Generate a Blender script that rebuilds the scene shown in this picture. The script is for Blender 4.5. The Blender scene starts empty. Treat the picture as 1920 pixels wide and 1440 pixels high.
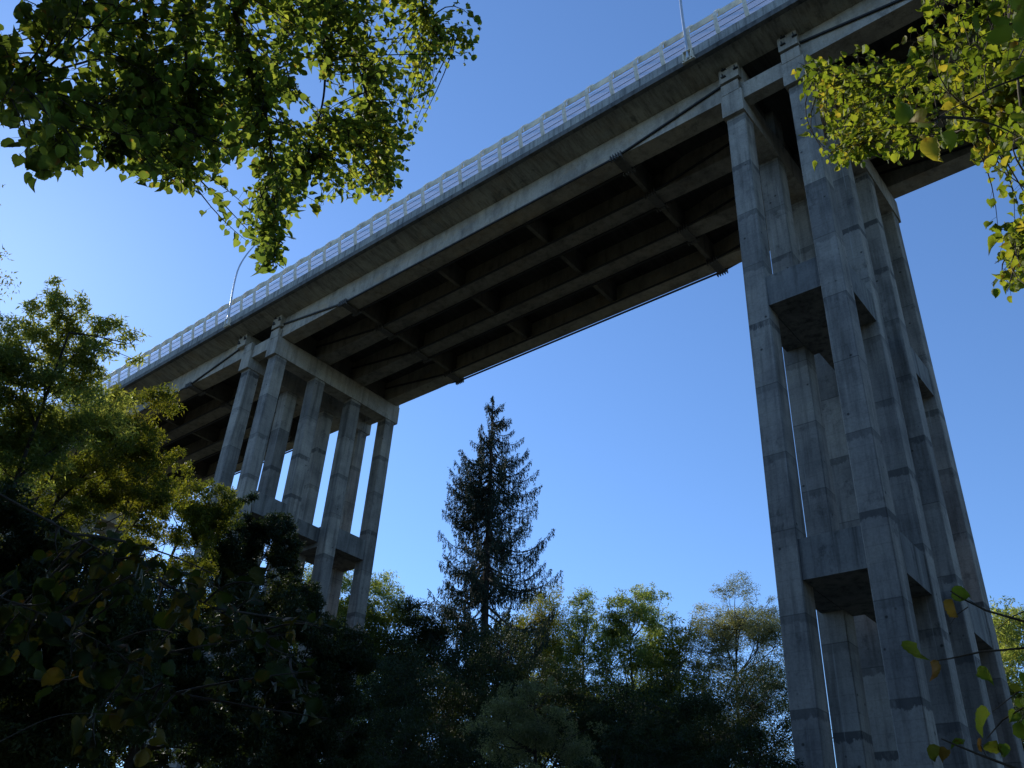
import bpy, math, random
import numpy as np
from mathutils import Vector, Matrix

C = bpy.context.scene.collection
SC = bpy.context.scene
# ------------------------------------------------------------------ camera
RIGHT = Vector((0.7711810697, 0.6340524509, 0.0570722981))
UP = Vector((0.3052327925, -0.4469358591, 0.8408812521))
FWD = Vector((-0.5586704754, 0.6310513666, 0.5382020821))
FPX = 1675.845
cam = bpy.data.cameras.new('camera')
camo = bpy.data.objects.new('camera', cam)
C.objects.link(camo)
cam.sensor_width = 36.0
cam.lens = 36.0 * FPX / 1920.0
cam.clip_start = 0.05
cam.clip_end = 5000
camo.matrix_world = Matrix(((RIGHT.x, UP.x, -FWD.x, 0), (RIGHT.y, UP.y, -FWD.y, 0), (RIGHT.z, UP.z, -FWD.z, 0), (0, 0, 0, 1)))
SC.camera = camo

# ------------------------------------------------------------------ light
SUN_AZ, SUN_EL = math.radians(-80.0), math.radians(31.0)
SUN = Vector((math.sin(SUN_AZ) * math.cos(SUN_EL), math.cos(SUN_AZ) * math.cos(SUN_EL), math.sin(SUN_EL)))
w = bpy.data.worlds.new('World')
SC.world = w
w.use_nodes = True
nt = w.node_tree
sky = nt.nodes.new('ShaderNodeTexSky')
sky.sky_type = 'NISHITA'
sky.sun_disc = False
sky.sun_elevation = SUN_EL
sky.sun_rotation = SUN_AZ
sky.altitude = 600
sky.air_density = 1.0
sky.dust_density = 0.15
sky.ozone_density = 3.0
bg = nt.nodes['Background']
bg.inputs['Strength'].default_value = 0.15
tint = nt.nodes.new('ShaderNodeMix')
tint.data_type = 'RGBA'
tint.blend_type = 'MULTIPLY'
tint.inputs[0].default_value = 1.0
tint.inputs[7].default_value = (0.96, 1.18, 1.42, 1)
nt.links.new(sky.outputs[0], tint.inputs[6])
nt.links.new(tint.outputs[2], bg.inputs[0])
sl = bpy.data.lights.new('sun', 'SUN')
sl.energy = 4.0
sl.angle = math.radians(0.5)
sl.color = (1.0, 0.94, 0.84)
slo = bpy.data.objects.new('sun', sl)
C.objects.link(slo)
slo.rotation_euler = SUN.to_track_quat('Z', 'Y').to_euler()
SC.view_settings.view_transform = 'Standard'
SC.view_settings.look = 'None'
SC.view_settings.gamma = 1
SC.view_settings.exposure = 0.0
SC.cycles.max_bounces = 8
SC.cycles.transparent_max_bounces = 12


def at(px, py, hd):
    """world point seen at photograph pixel (px, py), hd metres away along the ground"""
    d = RIGHT * ((px - 960) / FPX) + UP * ((720 - py) / FPX) + FWD
    return d * (hd / math.hypot(d.x, d.y))


def atr(px, py, r):
    d = RIGHT * ((px - 960) / FPX) + UP * ((720 - py) / FPX) + FWD
    return d.normalized() * r


# ------------------------------------------------------------------ object helpers
def link(o, parent=None):
    C.objects.link(o)
    if parent is not None:
        o.parent = parent
    return o


def thing(name, label, cat, loc=(0, 0, 0), group=None, rz=0.0):
    o = bpy.data.objects.new(name, None)
    o.empty_display_size = 0.3
    o.location = loc
    o.rotation_euler = (0, 0, rz)
    link(o)
    o['label'] = label
    o['category'] = cat
    if group:
        o['group'] = group
    return o


def mesh_np(name, V, F, mat, parent=None, smooth=False, loc=None):
    """V (n,3); F list of index arrays, each (m,k)"""
    me = bpy.data.meshes.new(name)
    V = np.asarray(V, np.float32)
    me.vertices.add(len(V))
    me.vertices.foreach_set('co', V.ravel())
    loops = np.concatenate([f.ravel() for f in F]).astype(np.int32)
    tot = np.concatenate([np.full(len(f), f.shape[1], np.int32) for f in F])
    st = np.concatenate([[0], np.cumsum(tot)[:-1]]).astype(np.int32)
    me.loops.add(len(loops))
    me.loops.foreach_set('vertex_index', loops)
    me.polygons.add(len(tot))
    me.polygons.foreach_set('loop_start', st)
    me.polygons.foreach_set('loop_total', tot)
    if smooth:
        me.polygons.foreach_set('use_smooth', np.ones(len(tot), bool))
    me.update(calc_edges=True)
    me.validate()
    for m in (mat if isinstance(mat, (list, tuple)) else [mat]):
        me.materials.append(m)
    o = bpy.data.objects.new(name, me)
    if loc is not None:
        o.location = loc
    return link(o, parent)


class MB:
    def __init__(s):
        s.v = []
        s.f = []

    def box(s, a, b, bev=0.0):
        x0, y0, z0 = a
        x1, y1, z1 = b
        n = len(s.v)
        s.v += [(x0, y0, z0), (x1, y0, z0), (x1, y1, z0), (x0, y1, z0), (x0, y0, z1), (x1, y0, z1), (x1, y1, z1), (x0, y1, z1)]
        s.f += [tuple(n + i for i in q) for q in ((0, 3, 2, 1), (4, 5, 6, 7), (0, 1, 5, 4), (1, 2, 6, 5), (2, 3, 7, 6), (3, 0, 4, 7))]
        return s

    def cbox(s, a, b, c=0.04):
        """vertical prism with chamfered long edges"""
        x0, y0, z0 = a
        x1, y1, z1 = b
        pr = [(x0 + c, y0), (x1 - c, y0), (x1, y0 + c), (x1, y1 - c), (x1 - c, y1), (x0 + c, y1), (x0, y1 - c), (x0, y0 + c)]
        n = len(s.v)
        s.v += [(x, y, z0) for x, y in pr] + [(x, y, z1) for x, y in pr]
        s.f += [tuple(n + i for i in range(7, -1, -1)), tuple(n + 8 + i for i in range(8))]
        s.f += [(n + i, n + (i + 1) % 8, n + 8 + (i + 1) % 8, n + 8 + i) for i in range(8)]
        return s

    def loft(s, secs, cap=True):
        """secs: list of rings (equal length lists of points)"""
        n = len(s.v)
        k = len(secs[0])
        for r in secs:
            s.v += [tuple(p) for p in r]
        for i in range(len(secs) - 1):
            for j in range(k):
                a = n + i * k + j
                b = n + i * k + (j + 1) % k
                s.f.append((a, b, b + k, a + k))
        if cap:
            s.f.append(tuple(n + j for j in range(k - 1, -1, -1)))
            s.f.append(tuple(n + (len(secs) - 1) * k + j for j in range(k)))
        return s

    def tube(s, pts, r, k=6):
        pts = [Vector(p) for p in pts]
        if not isinstance(r, (list, tuple)):
            r = [r] * len(pts)
        rings = []
        for i, p in enumerate(pts):
            d = (pts[min(i + 1, len(pts) - 1)] - pts[max(i - 1, 0)]).normalized()
            u = d.cross(Vector((0.03, 0.05, 1)) if abs(d.z) < 0.95 else Vector((1, 0, 0))).normalized()
            q = d.cross(u)
            rings.append([p + (u * math.cos(t) + q * math.sin(t)) * r[i] for t in [2 * math.pi * j / k for j in range(k)]])
        return s.loft(rings)

    def strip(s, prof, x0, x1, th):
        """profile in (y,z) extruded along x, thickness th toward the inside normal"""
        P = [Vector((0, y, z)) for y, z in prof]
        out = []
        for i, p in enumerate(P):
            d = (P[min(i + 1, len(P) - 1)] - P[max(i - 1, 0)]).normalized()
            nrm = Vector((0, d.z, -d.y))
            out.append((p, p + nrm * th))
        ring = [a for a, b in out] + [b for a, b in reversed(out)]
        k = len(ring)
        n = len(s.v)
        m = len(P)
        s.v += [(x0, p.y, p.z) for p in ring] + [(x1, p.y, p.z) for p in ring]
        for j in range(k):
            s.f.append((n + j, n + (j + 1) % k, n + k + (j + 1) % k, n + k + j))
        for i in range(m - 1):
            a, b, c, d = i, i + 1, k - 2 - i, k - 1 - i
            s.f.append((n + a, n + d, n + c, n + b))
            s.f.append((n + k + a, n + k + b, n + k + c, n + k + d))
        return s

    def build(s, name, mat, parent=None, smooth=False, loc=None):
        me = bpy.data.meshes.new(name)
        v = s.v
        me.from_pydata([tuple(p) for p in v], [], s.f)
        me.validate()
        if smooth:
            me.polygons.foreach_set('use_smooth', [True] * len(me.polygons))
        me.materials.append(mat)
        o = bpy.data.objects.new(name, me)
        if loc is not None:
            o.location = loc
        return link(o, parent)


# ------------------------------------------------------------------ materials
def newmat(name):
    m = bpy.data.materials.new(name)
    m.use_nodes = True
    n = m.node_tree
    n.nodes.clear()
    return m, n


def N(n, t, **kw):
    x = n.nodes.new(t)
    for k, v in kw.items():
        if hasattr(x, k):
            setattr(x, k, v)
        else:
            x.inputs[k].default_value = v
    return x


def L(n, a, b):
    n.links.new(a, b)


def math_(n, op, a, b=None, c=None):
    x = n.nodes.new('ShaderNodeMath')
    x.operation = op
    for i, v in enumerate((a, b, c)):
        if v is None:
            continue
        if isinstance(v, (int, float)):
            x.inputs[i].default_value = v
        else:
            L(n, v, x.inputs[i])
    return x.outputs[0]


def ramp(n, fac, stops):
    r = n.nodes.new('ShaderNodeValToRGB')
    e = r.color_ramp.elements
    while len(e) < len(stops):
        e.new(0.5)
    for q, (p, c) in zip(e, stops):
        q.position = p
        q.color = (*c, 1) if len(c) == 3 else c
    L(n, fac, r.inputs[0])
    return r.outputs[0]


def mixc(n, kind, fac, a, b):
    x = n.nodes.new('ShaderNodeMix')
    x.data_type = 'RGBA'
    x.blend_type = kind
    for i, v in ((0, fac), (6, a), (7, b)):
        if isinstance(v, (int, float)):
            x.inputs[i].default_value = v
        elif isinstance(v, tuple):
            x.inputs[i].default_value = (*v, 1)
        else:
            L(n, v, x.inputs[i])
    return x.outputs[2]


def noise(n, vec, scale, detail=4, rough=0.55):
    t = n.nodes.new('ShaderNodeTexNoise')
    t.inputs['Scale'].default_value = scale
    t.inputs['Detail'].default_value = detail
    t.inputs['Roughness'].default_value = rough
    if vec is not None:
        L(n, vec, t.inputs['Vector'])
    return t.outputs[0]


def mapped(n, vec, sc):
    t = n.nodes.new('ShaderNodeMapping')
    t.inputs['Scale'].default_value = sc
    L(n, vec, t.inputs['Vector'])
    return t.outputs[0]


def concrete(name, base=(0.30, 0.29, 0.27), lifts=False, streak=(1, 1, 0.06), stain=0.5, boards=False, warm=0.0):
    m, n = newmat(name)
    g = N(n, 'ShaderNodeNewGeometry')
    pos = g.outputs['Position']
    big = noise(n, pos, 0.7, 5, 0.6)
    st = noise(n, mapped(n, pos, tuple(3.0 * s for s in streak)), 1.0, 6, 0.65)
    fine = noise(n, pos, 14.0, 3, 0.7)
    dk = tuple(c * (1 - stain) for c in base)
    c = ramp(n, st, [(0.32, dk), (0.52, base), (0.75, tuple(x * 1.12 for x in base))])
    c = mixc(n, 'MULTIPLY', 0.85, c, ramp(n, big, [(0.3, (0.55, 0.56, 0.58)), (0.5, (0.9, 0.9, 0.9)), (0.7, (1.12, 1.1, 1.05))]))
    c = mixc(n, 'MULTIPLY', 0.6, c, ramp(n, fine, [(0.3, (0.72, 0.72, 0.72)), (0.6, (1.08, 1.08, 1.08))]))
    # dark water and algae blotches
    bl = noise(n, mapped(n, pos, (1.1, 1.1, 0.8)), 1.0, 6, 0.75)
    c = mixc(n, 'MULTIPLY', 0.8, c, ramp(n, bl, [(0.58, (1, 1, 1)), (0.68, (0.45, 0.46, 0.47))]))
    if warm > 0:
        wn = noise(n, mapped(n, pos, (0.6, 0.6, 1.5)), 1.0, 5, 0.7)
        c = mixc(n, 'MIX', ramp(n, wn, [(0.5, (0, 0, 0)), (0.68, (warm, warm, warm))]), c, (base[0] * 1.0, base[1] * 0.72, base[2] * 0.42))
    bump_src = math_(n, 'MULTIPLY_ADD', fine, 0.4, st)
    if lifts:
        sep = N(n, 'ShaderNodeSeparateXYZ')
        L(n, pos, sep.inputs[0])
        oi = N(n, 'ShaderNodeObjectInfo')
        oof = n.nodes.new('ShaderNodeVectorMath')
        oof.operation = 'MULTIPLY_ADD'
        L(n, oi.outputs['Random'], oof.inputs[0])
        oof.inputs[1].default_value = (40, 40, 40)
        L(n, pos, oof.inputs[2])
        wob = noise(n, mapped(n, oof.outputs[0], (2.6, 2.6, 1.2)), 1.0, 8, 0.8)
        zz = math_(n, 'ADD', sep.outputs[2], math_(n, 'MULTIPLY_ADD', wob, 0.7, -0.35))
        t = math_(n, 'DIVIDE', math_(n, 'ADD', zz, 20.42), 2.66)
        fr = math_(n, 'FRACT', t)
        crisp = math_(n, 'FRACT', math_(n, 'DIVIDE', math_(n, 'ADD', sep.outputs[2], 20.42), 2.66))
        idx = math_(n, 'FLOOR', math_(n, 'DIVIDE', math_(n, 'ADD', sep.outputs[2], 20.42), 2.66))
        wn = n.nodes.new('ShaderNodeTexWhiteNoise')
        wn.noise_dimensions = '2D'
        cx = n.nodes.new('ShaderNodeCombineXYZ')
        L(n, idx, cx.inputs[0])
        L(n, math_(n, 'MULTIPLY', oi.outputs['Random'], 57.0), cx.inputs[1])
        L(n, cx.outputs[0], wn.inputs['Vector'])
        c = mixc(n, 'MULTIPLY', 0.9, c, ramp(n, wn.outputs[0], [(0, (0.62, 0.63, 0.65)), (0.4, (0.88, 0.89, 0.9)), (1, (1.12, 1.11, 1.08))]))
        # the dark band under each pour joint; its strength differs from joint to joint
        wn2 = n.nodes.new('ShaderNodeTexWhiteNoise')
        wn2.noise_dimensions = '2D'
        cx2 = n.nodes.new('ShaderNodeCombineXYZ')
        L(n, math_(n, 'ROUND', t), cx2.inputs[0])
        L(n, math_(n, 'MULTIPLY', oi.outputs['Random'], 91.0), cx2.inputs[1])
        L(n, cx2.outputs[0], wn2.inputs['Vector'])
        # stain hangs below the joint with a ragged foot; the joint itself is a straight thin line
        band = ramp(n, fr, [(0.0, (1, 1, 1)), (0.08, (1, 1, 1)), (0.12, (0, 0, 0)), (0.90, (0, 0, 0)), (0.915, (1, 1, 1)), (1.0, (1, 1, 1))])
        below = ramp(n, crisp, [(0.0, (0, 0, 0)), (0.80, (0, 0, 0)), (0.86, (1, 1, 1)), (1.0, (1, 1, 1))])
        patch = ramp(n, noise(n, mapped(n, oof.outputs[0], (1.6, 1.6, .5)), 1.0, 5, 0.7), [(0.36, (.1, .1, .1)), (0.5, (1, 1, 1))])
        amt = math_(n, 'MULTIPLY', math_(n, 'MULTIPLY', band, below), math_(n, 'MULTIPLY', patch, math_(n, 'MULTIPLY_ADD', wn2.outputs[0], 0.75, 0.12)))
        line = ramp(n, crisp, [(0.0, (.8, .8, .8)), (0.006, (.8, .8, .8)), (0.010, (0, 0, 0)), (0.992, (0, 0, 0)), (0.996, (.8, .8, .8))])
        amt = math_(n, 'MAXIMUM', amt, math_(n, 'MULTIPLY', line, 0.7))
        c = mixc(n, 'MIX', amt, c, (0.07, 0.068, 0.065))
        fb = math_(n, 'FRACT', math_(n, 'DIVIDE', math_(n, 'ADD', sep.outputs[2], 20.42), 0.532))
        bl2 = ramp(n, fb, [(0.0, (.6, .6, .6)), (0.035, (1, 1, 1)), (0.965, (1, 1, 1)), (1.0, (.6, .6, .6))])
        c = mixc(n, 'MULTIPLY', 0.45, c, bl2)
        vor = n.nodes.new('ShaderNodeTexVoronoi')
        vor.inputs['Scale'].default_value = 1.5
        vor.inputs['Randomness'].default_value = 0.8
        L(n, oof.outputs[0], vor.inputs['Vector'])
        c = mixc(n, 'MULTIPLY', 1.0, c, ramp(n, vor.outputs['Distance'], [(0.05, (.3, .3, .3)), (0.09, (1, 1, 1))]))
        # pale lime runs
        run = noise(n, mapped(n, oof.outputs[0], (7.0, 7.0, 0.22)), 1.0, 4, 0.6)
        c = mixc(n, 'MIX', ramp(n, run, [(0.64, (0, 0, 0)), (0.72, (.55, .55, .55))]), c, (0.42, 0.41, 0.38))
    if boards:
        bd = noise(n, mapped(n, pos, (9.0, 0.25, 9.0)), 1.0, 3, 0.5)
        c = mixc(n, 'MULTIPLY', 0.7, c, ramp(n, bd, [(0.35, (0.6, 0.6, 0.6)), (0.5, (1, 1, 1))]))
        bump_src = math_(n, 'ADD', bump_src, bd)
    p = N(n, 'ShaderNodeBsdfPrincipled', Roughness=0.9)
    p.inputs['Specular IOR Level'].default_value = 0.2
    L(n, c, p.inputs['Base Color'])
    b = N(n, 'ShaderNodeBump', Strength=0.35, Distance=0.04)
    L(n, bump_src, b.inputs['Height'])
    L(n, b.outputs[0], p.inputs['Normal'])
    o = N(n, 'ShaderNodeOutputMaterial')
    L(n, p.outputs[0], o.inputs[0])
    return m


def plain(name, col, rough=0.5, metal=0.0, var=0.25, scale=6.0):
    m, n = newmat(name)
    g = N(n, 'ShaderNodeNewGeometry')
    t = noise(n, g.outputs['Position'], scale, 5, 0.65)
    c = ramp(n, t, [(0.3, tuple(x * (1 - var) for x in col)), (0.7, tuple(min(1, x * (1 + var)) for x in col))])
    p = N(n, 'ShaderNodeBsdfPrincipled', Roughness=rough, Metallic=metal)
    L(n, c, p.inputs['Base Color'])
    o = N(n, 'ShaderNodeOutputMaterial')
    L(n, p.outputs[0], o.inputs[0])
    return m


def leafmat(name, stops, trans=0.5, tcol=1.6, spots=None, rough=0.6, clump=0.25, bigw=1.6):
    """stops: colour ramp over the random value of every leaf (one mesh island each)"""
    m, n = newmat(name)
    g = N(n, 'ShaderNodeNewGeometry')
    rnd = g.outputs['Random Per Island']
    big = noise(n, g.outputs['Position'], clump, 3, 0.6)
    f = math_(n, 'ADD', math_(n, 'MULTIPLY', rnd, 0.6), math_(n, 'MULTIPLY_ADD', big, bigw, 0.2 - bigw / 2))
    f.node.use_clamp = True
    c = ramp(n, f, stops)
    if spots:
        s = noise(n, g.outputs['Position'], spots, 4, 0.7)
        c = mixc(n, 'MIX', ramp(n, s, [(0.6, (0, 0, 0)), (0.68, (0.8, 0.8, 0.8))]), c, (0.10, 0.045, 0.015))
    d = N(n, 'ShaderNodeBsdfPrincipled', Roughness=rough)
    d.inputs['Specular IOR Level'].default_value = 0.3
    L(n, c, d.inputs['Base Color'])
    t = N(n, 'ShaderNodeBsdfTranslucent')
    tc = mixc(n, 'MULTIPLY', 1.0, c, (tcol * 1.22, tcol * 1.15, tcol * 0.5))
    L(n, tc, t.inputs['Color'])
    mx = N(n, 'ShaderNodeMixShader')
    mx.inputs[0].default_value = trans
    L(n, d.outputs[0], mx.inputs[1])
    L(n, t.outputs[0], mx.inputs[2])
    o = N(n, 'ShaderNodeOutputMaterial')
    L(n, mx.outputs[0], o.inputs[0])
    return m


M_COL = concrete('pier_concrete', (0.37, 0.335, 0.29), lifts=True, streak=(1, 1, 0.07))
M_CAP = concrete('cap_concrete', (0.46, 0.41, 0.34), stain=0.4, warm=0.25)
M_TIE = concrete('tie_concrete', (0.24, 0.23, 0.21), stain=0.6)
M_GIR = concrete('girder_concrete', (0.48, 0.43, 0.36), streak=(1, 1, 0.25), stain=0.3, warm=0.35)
M_GIN = concrete('inner_girder_concrete', (0.32, 0.29, 0.25), streak=(1, 1, 0.25), stain=0.4, warm=0.2)  # darker copy of the girder concrete, with the underside's shade in its colour
M_DECK = concrete('deck_soffit', (0.10, 0.095, 0.085), streak=(1, 0.1, 1), stain=0.35, boards=True, warm=0.3)  # dark base colour carries the shade between the girders
M_WING = concrete('overhang_soffit', (0.46, 0.43, 0.36), streak=(1, 0.1, 1), stain=0.4, boards=True, warm=0.3)  # lighter than the deck soffit, for the sky light reaching the overhang
M_EDGE = concrete('edge_concrete', (0.42, 0.41, 0.38), streak=(1.6, 1, 0.05), stain=0.65)
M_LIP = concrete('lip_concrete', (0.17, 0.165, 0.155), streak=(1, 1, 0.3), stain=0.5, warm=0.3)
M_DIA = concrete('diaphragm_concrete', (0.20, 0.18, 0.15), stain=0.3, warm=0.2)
M_STEEL = plain('painted_steel', (0.80, 0.72, 0.58), 0.6, 0.0, 0.25)
M_BAND = plain('weathered_panel', (0.76, 0.64, 0.46), 0.7, 0.0, 0.35, 2.0)
M_CABLE = plain('black_cable', (0.02, 0.02, 0.022), 0.6)
M_DARKST = plain('dark_steel', (0.05, 0.055, 0.06), 0.5, 0.4)
M_SADDLE = plain('saddle_steel', (0.13, 0.12, 0.11), 0.7, 0.0)
M_GALV = plain('galvanised_steel', (0.55, 0.56, 0.57), 0.35, 0.6, 0.12)
M_ASPH = plain('asphalt', (0.05, 0.05, 0.052), 0.9)
M_BARK = plain('bark', (0.055, 0.045, 0.035), 0.95, 0, 0.5, 9.0)
M_BARKL = plain('bark_grey', (0.10, 0.085, 0.065), 0.95, 0, 0.5, 9.0)
m, n = newmat('safety_mesh')
tr = N(n, 'ShaderNodeBsdfTransparent')
di = N(n, 'ShaderNodeBsdfDiffuse')
di.inputs[0].default_value = (0.62, 0.54, 0.48, 1)
tl = N(n, 'ShaderNodeBsdfTranslucent')
tl.inputs[0].default_value = (0.6, 0.52, 0.52, 1)
a1 = N(n, 'ShaderNodeMixShader')
a1.inputs[0].default_value = 0.6
L(n, di.outputs[0], a1.inputs[1]); L(n, tl.outputs[0], a1.inputs[2])
a2 = N(n, 'ShaderNodeMixShader')
a2.inputs[0].default_value = 0.33
L(n, tr.outputs[0], a2.inputs[1]); L(n, a1.outputs[0], a2.inputs[2])
oo = N(n, 'ShaderNodeOutputMaterial')
L(n, a2.outputs[0], oo.inputs[0])
M_MESH = m

# ------------------------------------------------------------------ ground
def ground_z(x, y):
    r = np.hypot(x, y)
    k = np.clip((r - 45) / 120, 0, 1)
    side = 0.8 * np.clip(-y - 6, 0, 45) * np.clip((60 - np.abs(x)) / 30, 0, 1)  # unseen slope behind the viewer, added to block low sky light
    return side - 1.6 - 1.2 * np.clip((r - 6) / 20, 0, 1) + 12 * k * k + 0.35 * np.sin(x * 0.21) * np.cos(y * 0.17)


gx = np.concatenate([np.linspace(-1500, -140, 12), np.linspace(-130, 80, 90), np.linspace(90, 1500, 12)])
gy = np.concatenate([np.linspace(-1500, -60, 12), np.linspace(-50, 120, 80), np.linspace(130, 1500, 12)])
X, Y = np.meshgrid(gx, gy)
V = np.stack([X.ravel(), Y.ravel(), ground_z(X.ravel(), Y.ravel())], 1)
nx, ny = len(gx), len(gy)
ii, jj = np.meshgrid(np.arange(nx - 1), np.arange(ny - 1))
a = (jj * nx + ii).ravel()
F = np.stack([a, a + 1, a + 1 + nx, a + nx], 1)
M_GROUND = plain('forest_floor', (0.05, 0.05, 0.028), 0.95, 0, 0.6, 0.8)
g = mesh_np('ground', V, [F], M_GROUND, smooth=True)
g['kind'] = 'structure'

# ------------------------------------------------------------------ bridge
bridge = thing('road_bridge', 'tall grey concrete girder bridge carried on clusters of slender square columns', 'bridge', (0, 0, 0))
YC = [24.69, 27.79, 30.89, 33.98]          # near faces of the four columns of a row
CS = 0.82
ZG = 31.67
ZB = -4.0
FRONTS = [-75.45, -41.32, -7.16, 27.0]     # +X face of the front row of each pier
ROW = 2.76
PIERS = []
for px_ in FRONTS:
    ties = []
    for zt in (20.1, 9.85):
        tie = MB()
        ties.append(tie)
        zt2 = zt + 1.3
        x0, x1 = px_ - ROW - CS, px_
        for ya, yb in ((YC[0], YC[1] + CS), (YC[2], YC[3] + CS)):
            # the tie slab fills the bay between the two rows and between the two columns of each half
            tie.box((x0 + CS - .02, ya + 0.06, zt), (x1 - CS + .02, yb - 0.06, zt2))
            for xa in (x0, x1 - CS):
                tie.box((xa + 0.08, ya + CS - .02, zt + .004), (xa + CS - 0.05, yb - CS + .02, zt2 - .004))
        tie.box((x0 + 0.9, YC[1] + CS - 0.08, zt + 0.3), (x1 - 0.9, YC[2] + 0.08, zt2 - .1))
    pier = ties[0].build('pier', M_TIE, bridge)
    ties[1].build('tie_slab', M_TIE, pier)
    for xa in (px_ - ROW - CS, px_ - CS):
        for y in YC:
            dx = 0.075 if (y > YC[0] and xa < px_ - ROW + .1 - CS) else 0.0     # the inner columns of the back row are a little wider
            MB().cbox((xa - dx, y, ZB), (xa + CS, y + CS, 30.32), 0.03).build('column', M_COL, pier)
        cb = MB().box((xa - 0.08, 24.49, 30.3), (xa + CS + 0.06, 35.02, 31.6))
        cb.box((xa - 0.02, 24.47, 31.598), (xa + CS - 0.04, 24.70, 32.22))
        cb.box((xa - 0.02, 34.80, 31.598), (xa + CS - 0.04, 35.04, 32.22))
        cb.build('cap_beam', M_CAP, pier)
    xa = px_ - ROW + 0.06
    for y in (24.62, 34.35):
        MB().box((xa, y, 31.05), (px_ - CS - 0.08, y + 0.55, 31.95)).build('link_beam', M_CAP, pier)
    PIERS.append(pier)

GY = [24.75, 27.70, 30.76, 33.84]
GW = 0.93


def girder_section(yc0, kind, zb):
    """ring of (y,z): kind 0 = midspan with bulb, 1 = full width end"""
    y0, y1 = yc0, yc0 + GW
    ym = (y0 + y1) / 2
    hb = 0.11 if kind == 0 else GW / 2
    top = 33.16
    o0, o1 = ym - hb, ym + hb
    return [(y0, zb), (y1, zb), (y1, zb + 0.13), (o1, zb + 0.26), (o1, top), (o0, top), (o0, zb + 0.26), (y0, zb + 0.13)]


def make_span(xl, xr, last=True):
    """girders from xl to xr; tendons kink at saddles 6.2 m in from the ends"""
    sl_, sr_ = xl + 6.7, xr - 6.5
    for gi, y in enumerate(GY):
        mb = MB()
        edge = gi in (0, 3)
        st = [(xl, 1, 31.62), (sl_ - 2.0, 1, 31.64), (sl_ - 0.2, 0, 31.69), (sr_ + 0.2, 0, 31.69), (sr_ + 2.0, 1, 31.64), (xr, 1, 31.62)]
        secs = []
        for x, k, zb in st:
            ring = girder_section(y, k, zb)
            if edge:   # outer face of the edge girders is flat
                yo = y if gi == 0 else y + GW
                sel = (6, 7) if gi == 0 else (2, 3)
                ring = [list(p) for p in ring]
                if gi == 0:
                    ring[6][0] = y; ring[5][0] = y
                else:
                    ring[3][0] = y + GW; ring[4][0] = y + GW
            secs.append([(x, p[0], p[1]) for p in ring])
        mb.loft(secs)
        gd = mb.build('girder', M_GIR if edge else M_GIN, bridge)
        for side in (-1, 1):
            yy = y - 0.07 if side < 0 else y + GW + 0.07
            cb = MB()
            inner = gi in (1, 2) or (gi == 0 and side > 0) or (gi == 3 and side < 0)
            cb.tube([(xl + 0.5, yy, 32.66), (sl_, yy, 31.64), (sr_, yy, 31.64), (xr - 0.9, yy, 32.54)], 0.06, 6)
            cb.build('tendon', M_CABLE, gd)
        for xs, sgn in ((sl_, -1), (sr_, 1)):
            sd = MB()
            sd.box((xs - 0.22, y - 0.13, 31.56), (xs + 0.22, y + GW + 0.13, 31.62))
            for k in range(5):
                xx = xs - 0.30 + k * 0.14
                sd.box((xx, y - 0.19, 31.46), (xx + 0.04, y - 0.02, 31.80))
                sd.box((xx, y + GW + 0.02, 31.46), (xx + 0.04, y + GW + 0.19, 31.80))
            sd.build('saddle', M_SADDLE, gd)
    # anchor blocks on the outer girders, with their steel angle brackets
    for yo, s in ((24.75, -1), (34.77, 1)):
        for xa, xb in ((xl + 0.02, xl + 0.85), (xr - 0.95, xr - 0.06)):
            ab = MB()
            ya, yb = sorted((yo, yo + s * 0.34))
            za = 32.34
            ring = lambda x: [(x, yo, za + 0.12), (x, yo + s * 0.34, za), (x, yo + s * 0.34, 33.2), (x, yo, 33.24)]
            ab.loft([ring(xa), ring(xb)])
            blk = ab.build('anchor_block', M_CAP, bridge)
            for bx, bz in ((xa + 0.12, za + 0.28), (xb - 0.18, za + 0.42), (xa + 0.16, za + 0.72)):
                yb_ = yo + s * 0.345
                q0, q1 = sorted((yb_, yb_ + s * 0.09))
                br = MB()
                br.box((bx, q0, bz), (bx + 0.22, q1, bz + 0.025))
                br.box((bx + 0.05, q0, bz + 0.024), (bx + 0.085, q1, bz + 0.22))
                br.build('bracket', M_DARKST, blk)
    # cross diaphragms
    step = (sr_ - 0.25 - sl_) / 3
    for k in range(4):
        xd = sl_ + 0.0 + step * k
        for b in range(3):
            ya, yb = GY[b] + GW / 2 + 0.09, GY[b + 1] + GW / 2 - 0.09
            d = MB()
            h0, h1 = ya + 0.55, ya + 1.15
            z0, z1 = (31.78 if k in (0, 3) else 31.86), 33.16
            zh0, zh1 = 32.25, 32.95
            t = 0.22
            d.box((xd, ya, z0), (xd + t, yb, zh0))
            d.box((xd + .002, ya, zh0 + .001), (xd + t - .002, h0, zh1))
            d.box((xd + .002, h1, zh0 + .001), (xd + t - .002, yb, zh1))
            d.box((xd, ya, zh1 + .001), (xd + t, yb, z1))
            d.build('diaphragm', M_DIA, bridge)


for a_, b_ in ((-110, -78.98), (-76.3, -44.86), (-42.2, -10.0 + 0.18), (-8.05, 24.1), (26.2, 58)):
    make_span(a_ if a_ != -42.2 else -42.16, b_)
# end diaphragms over the caps
for px_ in FRONTS:
    for xa in (px_ - ROW - CS + 0.25, px_ - CS + 0.2):
        for b in range(3):
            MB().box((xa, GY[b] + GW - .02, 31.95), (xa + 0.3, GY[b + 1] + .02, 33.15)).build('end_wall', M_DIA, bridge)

DX0, DX1 = -110.0, 58.0


def prism_x(prof, x0, x1):
    return MB().loft([[(x0, y, z) for y, z in prof], [(x1, y, z) for y, z in prof]])


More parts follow.
